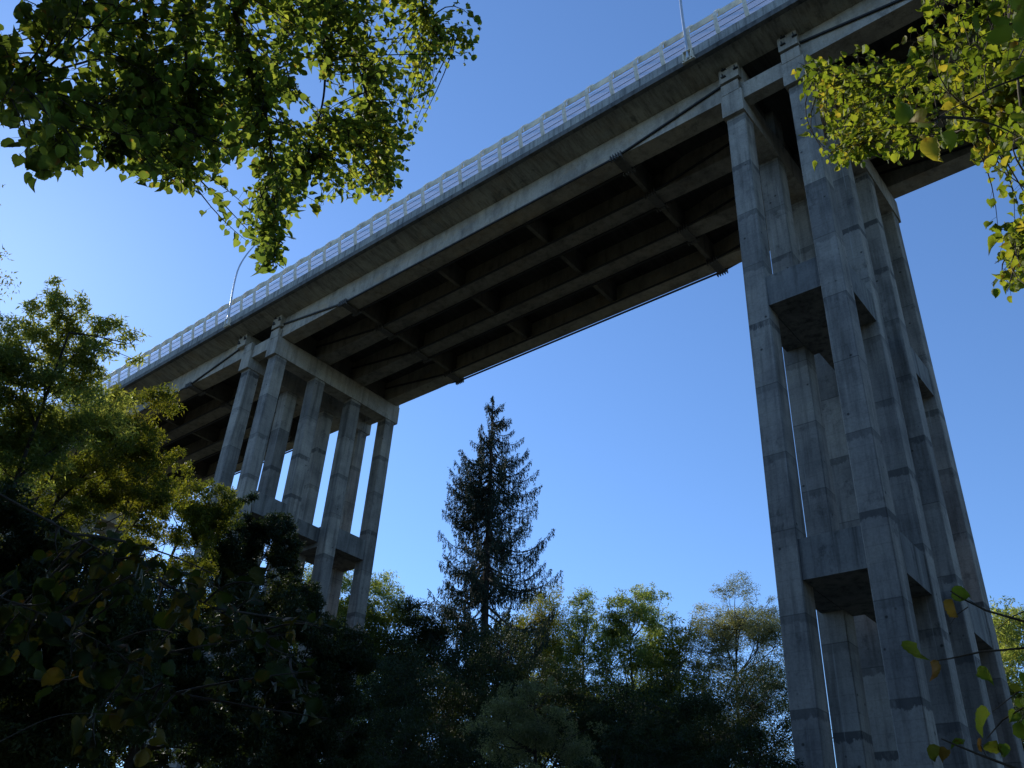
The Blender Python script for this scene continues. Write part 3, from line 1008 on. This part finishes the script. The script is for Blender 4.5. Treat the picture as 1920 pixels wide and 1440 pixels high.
def spray(regions, limbs, depth, seed, leafsize, spread=0.22, per=9, jitter=0.5, hole=None, drop=0.25, dens=None):
    """regions: [(polygon, count)]; limbs: [[(px,py,r) ...]]; twigs leave the nearest limb and carry the leaves"""
    rng = np.random.default_rng(seed)
    nodes, paths = [], []
    for lb, r0 in limbs:
        p = np.array([P3(*q) for q in lb])
        t = np.linspace(0, len(p) - 1, 8 * (len(p) - 1) + 1)
        i = np.clip(t.astype(int), 0, len(p) - 2)
        f = (t - i)[:, None]
        pm1, p0, p1, p2 = p[np.maximum(i - 1, 0)], p[i], p[i + 1], p[np.minimum(i + 2, len(p) - 1)]
        q = 0.5 * (2 * p0 + (p1 - pm1) * f + (2 * pm1 - 5 * p0 + 4 * p1 - p2) * f ** 2 + (3 * p0 - pm1 - 3 * p1 + p2) * f ** 3)
        paths.append((q, r0, r0 * 0.2))
        nodes.append(q)
    nodes = np.concatenate(nodes)
    LP, LA = [], []
    for poly, cnt in regions:
        xs = [a for a, b in poly]
        ys = [b for a, b in poly]
        got = 0
        while got < cnt:
            x = rng.uniform(min(xs), max(xs), 400)
            y = rng.uniform(min(ys), max(ys), 400)
            m = inpoly(x, y, poly)
            x, y = x[m], y[m]
            for a, b in zip(x, y):
                if got >= cnt:
                    break
                # patchy density
                v = math.sin(a * .021 + 1.3 * seed) * math.sin(b * .026 + seed) + 0.5 * math.sin(a * .061 + b * .043)
                if hole and v < hole and rng.random() < 0.75:
                    continue
                if dens and rng.random() > dens(a):
                    continue
                got += 1
                r = depth(a, b) + rng.normal() * jitter
                tip = P3(a, b, r)
                dist = np.linalg.norm(nodes - tip, axis=1) + np.where(nodes[:, 2] < tip[2] - 0.1, 0.5, 0)
                k = np.argmin(dist)
                s = nodes[max(0, k - rng.integers(0, 3))]
                ln = np.linalg.norm(tip - s)
                if ln > 1.6:
                    s = tip + (s - tip) / ln * 1.6
                    s = s + rng.normal(size=3) * 0.05
                    ln = 1.6
                mid_ = (s + tip) / 2 + rng.normal(size=3) * 0.12 * ln + np.array([0, 0, 0.12 * ln])
                tw = bez(s, mid_, tip, 7)
                paths.append((tw, 0.0045 + 0.002 * ln, 0.0015))
                m_ = per + rng.integers(-2, 3)
                u = 1 - np.minimum(1, (np.arange(m_) / m_) * min(1.0, spread * 3 / max(ln, .1)))
                d = (tip - s) / (ln + 1e-6)
                for j in range(m_):
                    q = np.array([np.interp(u[j] * 6, np.arange(7), tw[:, c]) for c in range(3)])
                    sd = np.cross(d, rng.normal(size=3))
                    sd /= np.linalg.norm(sd) + 1e-9
                    st = rng.uniform(0.02, 0.05)
                    e = q + sd * st + rng.normal(size=3) * 0.01 + [0, 0, -0.01]
                    paths.append((np.array([q, e]), 0.0009, 0.0007))
                    LP.append(e)
                    LA.append(sd * 0.7 + d * 0.5 + np.array([0, 0, -drop]))
    LP, LA = np.array(LP), np.array(LA)
    sz = leafsize * rng.choice([0.55, 0.8, 1.0, 1.15, 1.3], len(LP), p=[.12, .22, .3, .24, .12]) * rng.uniform(.9, 1.1, len(LP))
    return paths, LP, LA, sz, rng


def near_tree(name, label, base, spr, mat, bark, trunk=None, group=None, extra=None, flat=1.4):
    t = thing(name, label, 'tree', tuple(base), group)
    b = np.array(base)
    allp = []
    Vs, Fs, off = [], [], 0
    for paths, LP, LA, sz, rng in spr:
        allp += [(p - b, a, c) for p, a, c in paths]
        V, F = leaves(LP - b, sz, rng, HEART, HEART_F, axis=LA * 2.0, flat=flat, curl=0.5)
        Vs.append(V)
        Fs.append(F + off)
        off += len(V)
    mesh_np('crown', np.concatenate(Vs), [np.concatenate(Fs)], mat, t)
    if trunk:
        allp += [(np.array(p) - b, a, c) for p, a, c in trunk]
    V, F = tubes_np(allp, 5)
    mesh_np('trunk', V, [F], bark, t, smooth=True)
    if extra:
        extra(t, b)
    return t


# top left lime tree: its trunk stands out of frame on the left; the boughs hang in from above
dTL = lambda x, y: float(np.interp(x, [-100, 100, 300, 500, 700, 900], [4.6, 4.9, 5.8, 7.2, 8.6, 9.2]))
main = [(150, -70), (850, -70), (850, 30), (905, 55), (880, 120), (835, 100), (800, 190), (770, 200), (755, 260), (700, 270), (655, 235), (640, 290), (630, 380), (560, 400), (545, 440), (480, 400), (470, 320), (400, 300), (330, 330), (270, 330), (230, 250), (140, 170), (120, 60)]
lobe1 = [(655, 240), (760, 245), (780, 305), (745, 365), (668, 375), (655, 330)]
lobe2 = [(460, 400), (545, 390), (545, 430), (525, 490), (490, 505), (455, 450)]
dark = [(250, 130), (420, 120), (450, 300), (380, 350), (270, 350), (240, 250)]
left_ = [(40, 180), (140, 160), (240, 230), (250, 290), (180, 290), (170, 335), (100, 335), (45, 300)]
lsp = [(-40, -60), (200, -60), (130, 60), (60, 110), (-40, 90)]
lfr = [(-40, 60), (40, 130), (45, 180), (30, 210), (-40, 210)]
limbs = [
    ([(300, -420, 7.0), (285, -150, 6.4), (272, 0, 6.0), (268, 110, 5.8), (240, 200, 5.5), (190, 280, 5.2)], 0.022),
    ([(430, -380, 8.0), (425, -120, 7.2), (440, 20, 6.9), (480, 140, 6.8), (505, 260, 7.0), (515, 400, 7.2), (512, 500, 7.2)], 0.026),
    ([(620, -360, 9.5), (612, -100, 8.6), (608, 60, 8.2), (607, 180, 8.0), (575, 300, 7.9)], 0.024),
    ([(700, -320, 10.0), (640, -60, 8.8), (655, 60, 8.6), (690, 190, 8.7), (725, 330, 8.8)], 0.022),
    ([(780, -300, 10.0), (790, -60, 9.2), (800, 30, 9.2), (870, 80, 9.3)], 0.016),
    ([(160, -300, 6.0), (180, -80, 5.4), (110, 60, 5.0), (60, 150, 4.8), (10, 170, 4.7)], 0.012),
    ([(300, 150, 5.8), (200, 190, 5.4), (120, 240, 5.1), (90, 310, 5.0)], 0.010),
    ([(330, -200, 7.0), (340, 0, 6.2), (350, 150, 6.0), (330, 330, 6.0)], 0.016),
    ([(560, -300, 9.5), (540, -60, 8.4), (530, 80, 8.0), (560, 180, 8.0), (640, 240, 8.2)], 0.014),
]
s1 = spray([(main, 600), (lobe1, 85), (lobe2, 34), (dark, 95), (left_, 40), (lsp, 8), (lfr, 10)], limbs, dTL, 3, 0.048, per=13, hole=-0.45, dens=lambda x: float(np.interp(x, [0, 250, 500, 900], [.25, .4, .8, 1])))
# unseen crown added above the frame to cut light on the boughs
s2 = spray([([(-500, -1000), (900, -1000), (900, -330), (-500, -330)], 210)], [([(-800, -300, 9), (-200, -420, 8), (500, -420, 9)], 0.06), ([(-800, -300, 9), (0, -200, 8), (300, -150, 8)], 0.05), ([(-300, -700, 9), (300, -600, 9), (800, -300, 10)], 0.05)], lambda x, y: 7.5, 4, 0.12, spread=.4, per=16, jitter=1.2)
# unseen leaves added to shade the left part of the bough from the sun
s3 = spray([([(-460, -150), (-110, -150), (-110, 560), (-460, 560)], 150)], [([(-1000, -200, 9), (-500, 0, 8), (-180, 100, 8)], 0.05), ([(-900, 300, 9), (-500, 250, 8), (-180, 330, 8)], 0.04)], lambda x, y: 7.5, 6, 0.09, spread=.3, per=14, jitter=.8)
bx, by = -11.5, -1.0
bz = gz((bx, by)) - .1
tp = P3(-800, -300, 9)
trk = [(bez(np.array([bx, by, bz]), np.array([bx + .3, by, 5.0]), tp, 8), .22, .10), (bez(tp, tp + [1, .5, 1.5], P3(300, -420, 7), 6), .07, .02), (bez(tp, tp + [1, .5, 2.0], P3(620, -360, 9.5), 6), .07, .025), (bez(tp, tp + [2, 1, 2.2], P3(780, -300, 10), 6), .06, .016), (bez(tp, tp + [1, .5, 1.6], P3(430, -380, 8), 6), .07, .026)]
near_tree('lime_tree', 'lime tree whose leafy boughs hang into the top left of the view', (bx, by, bz), [s1, s2, s3], L_GREEN, M_BARK, trk)

# top right lime tree
dTR = lambda x, y: float(np.interp(x, [1480, 1650, 1800, 1950], [8.0, 7.0, 5.6, 4.8]))
a_ = [(1725, -60), (1960, -60), (1960, 290), (1860, 330), (1820, 310), (1790, 250), (1700, 230), (1680, 150), (1715, 60)]
b_ = [(1700, 70), (1720, 180), (1700, 300), (1650, 300), (1580, 320), (1530, 300), (1545, 230), (1505, 170), (1485, 115), (1540, 120), (1600, 100), (1650, 95)]
c_ = [(1500, 120), (1570, 150), (1600, 220), (1620, 300), (1560, 318), (1535, 280), (1550, 220), (1510, 170)]
d_ = [(1960, 360), (1905, 400), (1860, 440), (1880, 470), (1845, 500), (1865, 560), (1890, 560), (1960, 520)]
limR = [
    ([(2150, -250, 7), (1990, 40, 6), (1880, 110, 5.9), (1760, 150, 6.4), (1640, 150, 7.2), (1530, 140, 7.8)], 0.016),
    ([(1960, -300, 7), (1900, -40, 6), (1830, 60, 6), (1740, 110, 6.3), (1690, 200, 6.8), (1620, 280, 7.3)], 0.014),
    ([(2150, 150, 6), (1980, 180, 5.4), (1880, 220, 5.3), (1780, 250, 5.8), (1700, 260, 6.6)], 0.012),
    ([(2150, 350, 5.5), (1980, 400, 5.2), (1920, 450, 5.2), (1880, 530, 5.3)], 0.010),
    ([(1800, -250, 7.5), (1770, -40, 6.6), (1750, 50, 6.5)], 0.010),
]
r1 = spray([(a_, 165), (b_, 105), (c_, 40), (d_, 34)], limR, dTR, 8, 0.041, per=10, hole=0.05, jitter=.5)
r2 = spray([([(1780, 60), (1960, -20), (1960, 300), (1850, 300), (1790, 180)], 6), ([(1690, 220), (1780, 220), (1780, 260), (1700, 260)], 2)],
           [([(2100, 0, 3), (1960, 120, 2.7), (1850, 170, 2.7), (1740, 230, 2.8)], 0.005)], lambda x, y: 2.8, 9, 0.06, spread=.12, per=3, jitter=.12)
bx, by = 4.2, 5.2
bz = gz((bx, by)) - .1
tR = P3(2150, -250, 7)
trR = [(bez(np.array([bx, by, bz]), np.array([bx + .2, by - .2, 3.0]), tR + [0.6, 0, .6], 8), .15, .06), (bez(tR + [.6, 0, .6], tR + [.3, 0, .3], tR, 4), .06, .016), (bez(tR + [.6, 0, .6], tR, P3(1960, -300, 7), 4), .03, .014), (bez(np.array([bx, by, 3.0]), np.array([3., 5., 3.3]), P3(2150, 350, 5.5), 5), .04, .01), (bez(tR + [.6, 0, .6], tR, P3(1800, -250, 7.5), 5), .03, .01), (bez(np.array([bx, by, 3.5]), np.array([3., 5., 4.3]), P3(2150, 150, 6), 5), .04, .012)]
near_tree('lime_tree', 'lime tree with sunlit yellow green leaves browning at their edges, at the top right', (bx, by, bz), [r1, r2], L_AUT, M_BARKL, trR, flat=0.5)

# the thin sapling in the lower right corner: a few bare twigs with single leaves
def single(specs, twigs_, seed, r):
    rng = np.random.default_rng(seed)
    paths = []
    for tw, r0 in twigs_:
        p = np.array([P3(x, y, r) for x, y in tw])
        paths.append((p, r0, r0 * .4))
    LP, LA, sz = [], [], []
    for x, y, s_, dx, dy in specs:
        LP.append(P3(x, y, r))
        LA.append(P3(x + dx, y + dy, r) * 30 - P3(x, y, r) * 30)
        sz.append(0.75 * s_ * r / FPX)
    return paths, np.array(LP), np.array([v / np.linalg.norm(v) for v in LA]), np.array(sz), rng


R_ = 2.6
q1 = single([(1785, 1112, 34, 10, -4), (1780, 1125, 36, 0, 12), (1712, 1205, 34, 4, 14), (1832, 1262, 30, 6, 4), (1852, 1335, 48, 4, 12), (1866, 1392, 40, -4, 14), (1806, 1392, 24, -8, 0),
             (1895, 1290, 26, 10, 3), (1915, 1310, 30, 6, 12), (1900, 1370, 34, 8, 4), (1920, 1280, 28, 4, -4), (1748, 1240, 34, 1, 14), (1760, 1400, 30, -3, 12), (1776, 1405, 26, -2, 12), (1838, 1385, 24, 0, 12),
             (1905, 1335, 26, -4, 10), (1880, 1395, 24, 2, 12), (1925, 1350, 36, 2, 10)],
            [([(2050, 1200), (1920, 1165), (1850, 1145), (1800, 1120), (1782, 1108)], .004), ([(1850, 1145), (1825, 1130), (1815, 1124)], .0015), ([(1815, 1138), (1795, 1152), (1782, 1170)], .0015),
             ([(2050, 1240), (1920, 1215), (1840, 1222), (1780, 1235), (1748, 1240)], .0035), ([(2060, 1480), (1930, 1450), (1850, 1420), (1800, 1400), (1765, 1385)], .0045),
             ([(1960, 1130), (1900, 1155), (1870, 1180)], .002), ([(2040, 1330), (1930, 1320), (1880, 1350), (1850, 1385)], .003), ([(1850, 1420), (1835, 1390), (1828, 1375)], .0015), ([(2000, 1250), (1905, 1300), (1860, 1335)], .002)], 21, R_)
bx, by = 2.0, 2.6
bz = gz((bx, by)) - .1
trs = [(bez(np.array([bx, by, bz]), np.array([bx - .3, by, 0.3]), P3(2050, 1240, R_), 6), .02, .005), (bez(P3(2050, 1480, R_), P3(2060, 1400, R_), P3(2050, 1200, R_), 5), .008, .004)]
near_tree('lime_sapling', 'nearly bare sapling with a few single leaves and curled brown ones, lower right', (bx, by, bz), [q1], L_SAP, M_BARKL, trs, flat=0.2)

# near hazel boughs low on the left, dark with a few yellow leaves
hz = [(-40, 1000), (250, 1010), (330, 1060), (480, 1090), (620, 1180), (640, 1290), (560, 1330), (380, 1300), (200, 1280), (-40, 1330)]
limH = [([(-200, 820, 3.4), (60, 960, 3.4), (240, 1060, 3.5), (400, 1140, 3.6), (520, 1215, 3.7), (600, 1290, 3.8)], 0.005),
        ([(-200, 1050, 3.2), (0, 1120, 3.2), (180, 1200, 3.3), (330, 1300, 3.4)], 0.004),
        ([(-200, 1500, 3.0), (20, 1380, 3.0), (120, 1340, 3.0), (220, 1340, 3.1)], 0.003)]
h1 = spray([(hz, 46), ([(40, 1330), (280, 1330), (280, 1400), (40, 1400)], 6), ([(560, 1290), (660, 1290), (640, 1350), (580, 1350)], 2)], limH, lambda x, y: 3.5, 12, 0.048, spread=.2, per=6, jitter=.3)
bx, by = -4.2, -0.4
bz = gz((bx, by)) - .1
trh = [(bez(np.array([bx, by, bz]), np.array([bx, by, 0.0]), P3(-200, 820, 3.4), 6), .04, .01), (bez(np.array([bx, by, bz + .5]), np.array([bx, by, 0.2]), P3(-200, 1050, 3.2), 6), .03, .008), (bez(np.array([bx, by, bz + .5]), np.array([bx + .2, by, -.5]), P3(-200, 1500, 3.0), 6), .03, .006)]
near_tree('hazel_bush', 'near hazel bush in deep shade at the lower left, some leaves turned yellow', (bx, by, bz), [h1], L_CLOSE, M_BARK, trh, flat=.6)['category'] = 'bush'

# ---- unseen trees added round the viewpoint to block sky light from the columns
for k, (x, y, h, r) in enumerate([(-9, -12, 17, 5.5), (3, -10, 19, 6), (13, -6, 18, 5), (18, 4, 20, 5.5), (-19, -9, 17, 5.5), (22, -16, 21, 7), (-2, -24, 20, 7), (13, 13, 20, 4.2), (19, 22, 22, 5.5), (9.5, 5, 16, 3.5), (12, 19, 18, 4), (4, -3.5, 16, 3.5), (-6, -4.5, 17, 3.5), (-16, -24, 20, 7)]):
    h *= 1.4
    z0 = gz((x, y))
    rng = random.Random(k)
    ls = [(Vector((x + rng.uniform(-2, 2), y + rng.uniform(-2, 2), z0 + h * f)), r * s, r * s * .8) for f, s in ((.45, .8), (.62, 1), (.8, .75), (.95, .45), (.35, .6))]
    side = ['behind the viewer on the left', 'straight behind the viewer', 'behind the viewer on the right', 'right beside the viewer', 'far behind on the left', 'far behind on the right', 'farthest behind the viewer', 'right of the viewer near the columns', 'farther right beside the nearer columns', 'close on the right of the viewer', 'high on the slope behind the viewer', 'on the right between the viewer and the columns', 'close behind the viewer, slightly right', 'close behind the viewer, slightly left'][k]
    tree('shading_tree', 'unseen broad tree added for shade, standing ' + side, 'tree', ls, (x, y, z0 - .1), L_DARK, 70 + k, leaf=.55, nleaf=14000, hollow=.3, clump=1.1, group='unseen trees added round the viewpoint', twigs=False)
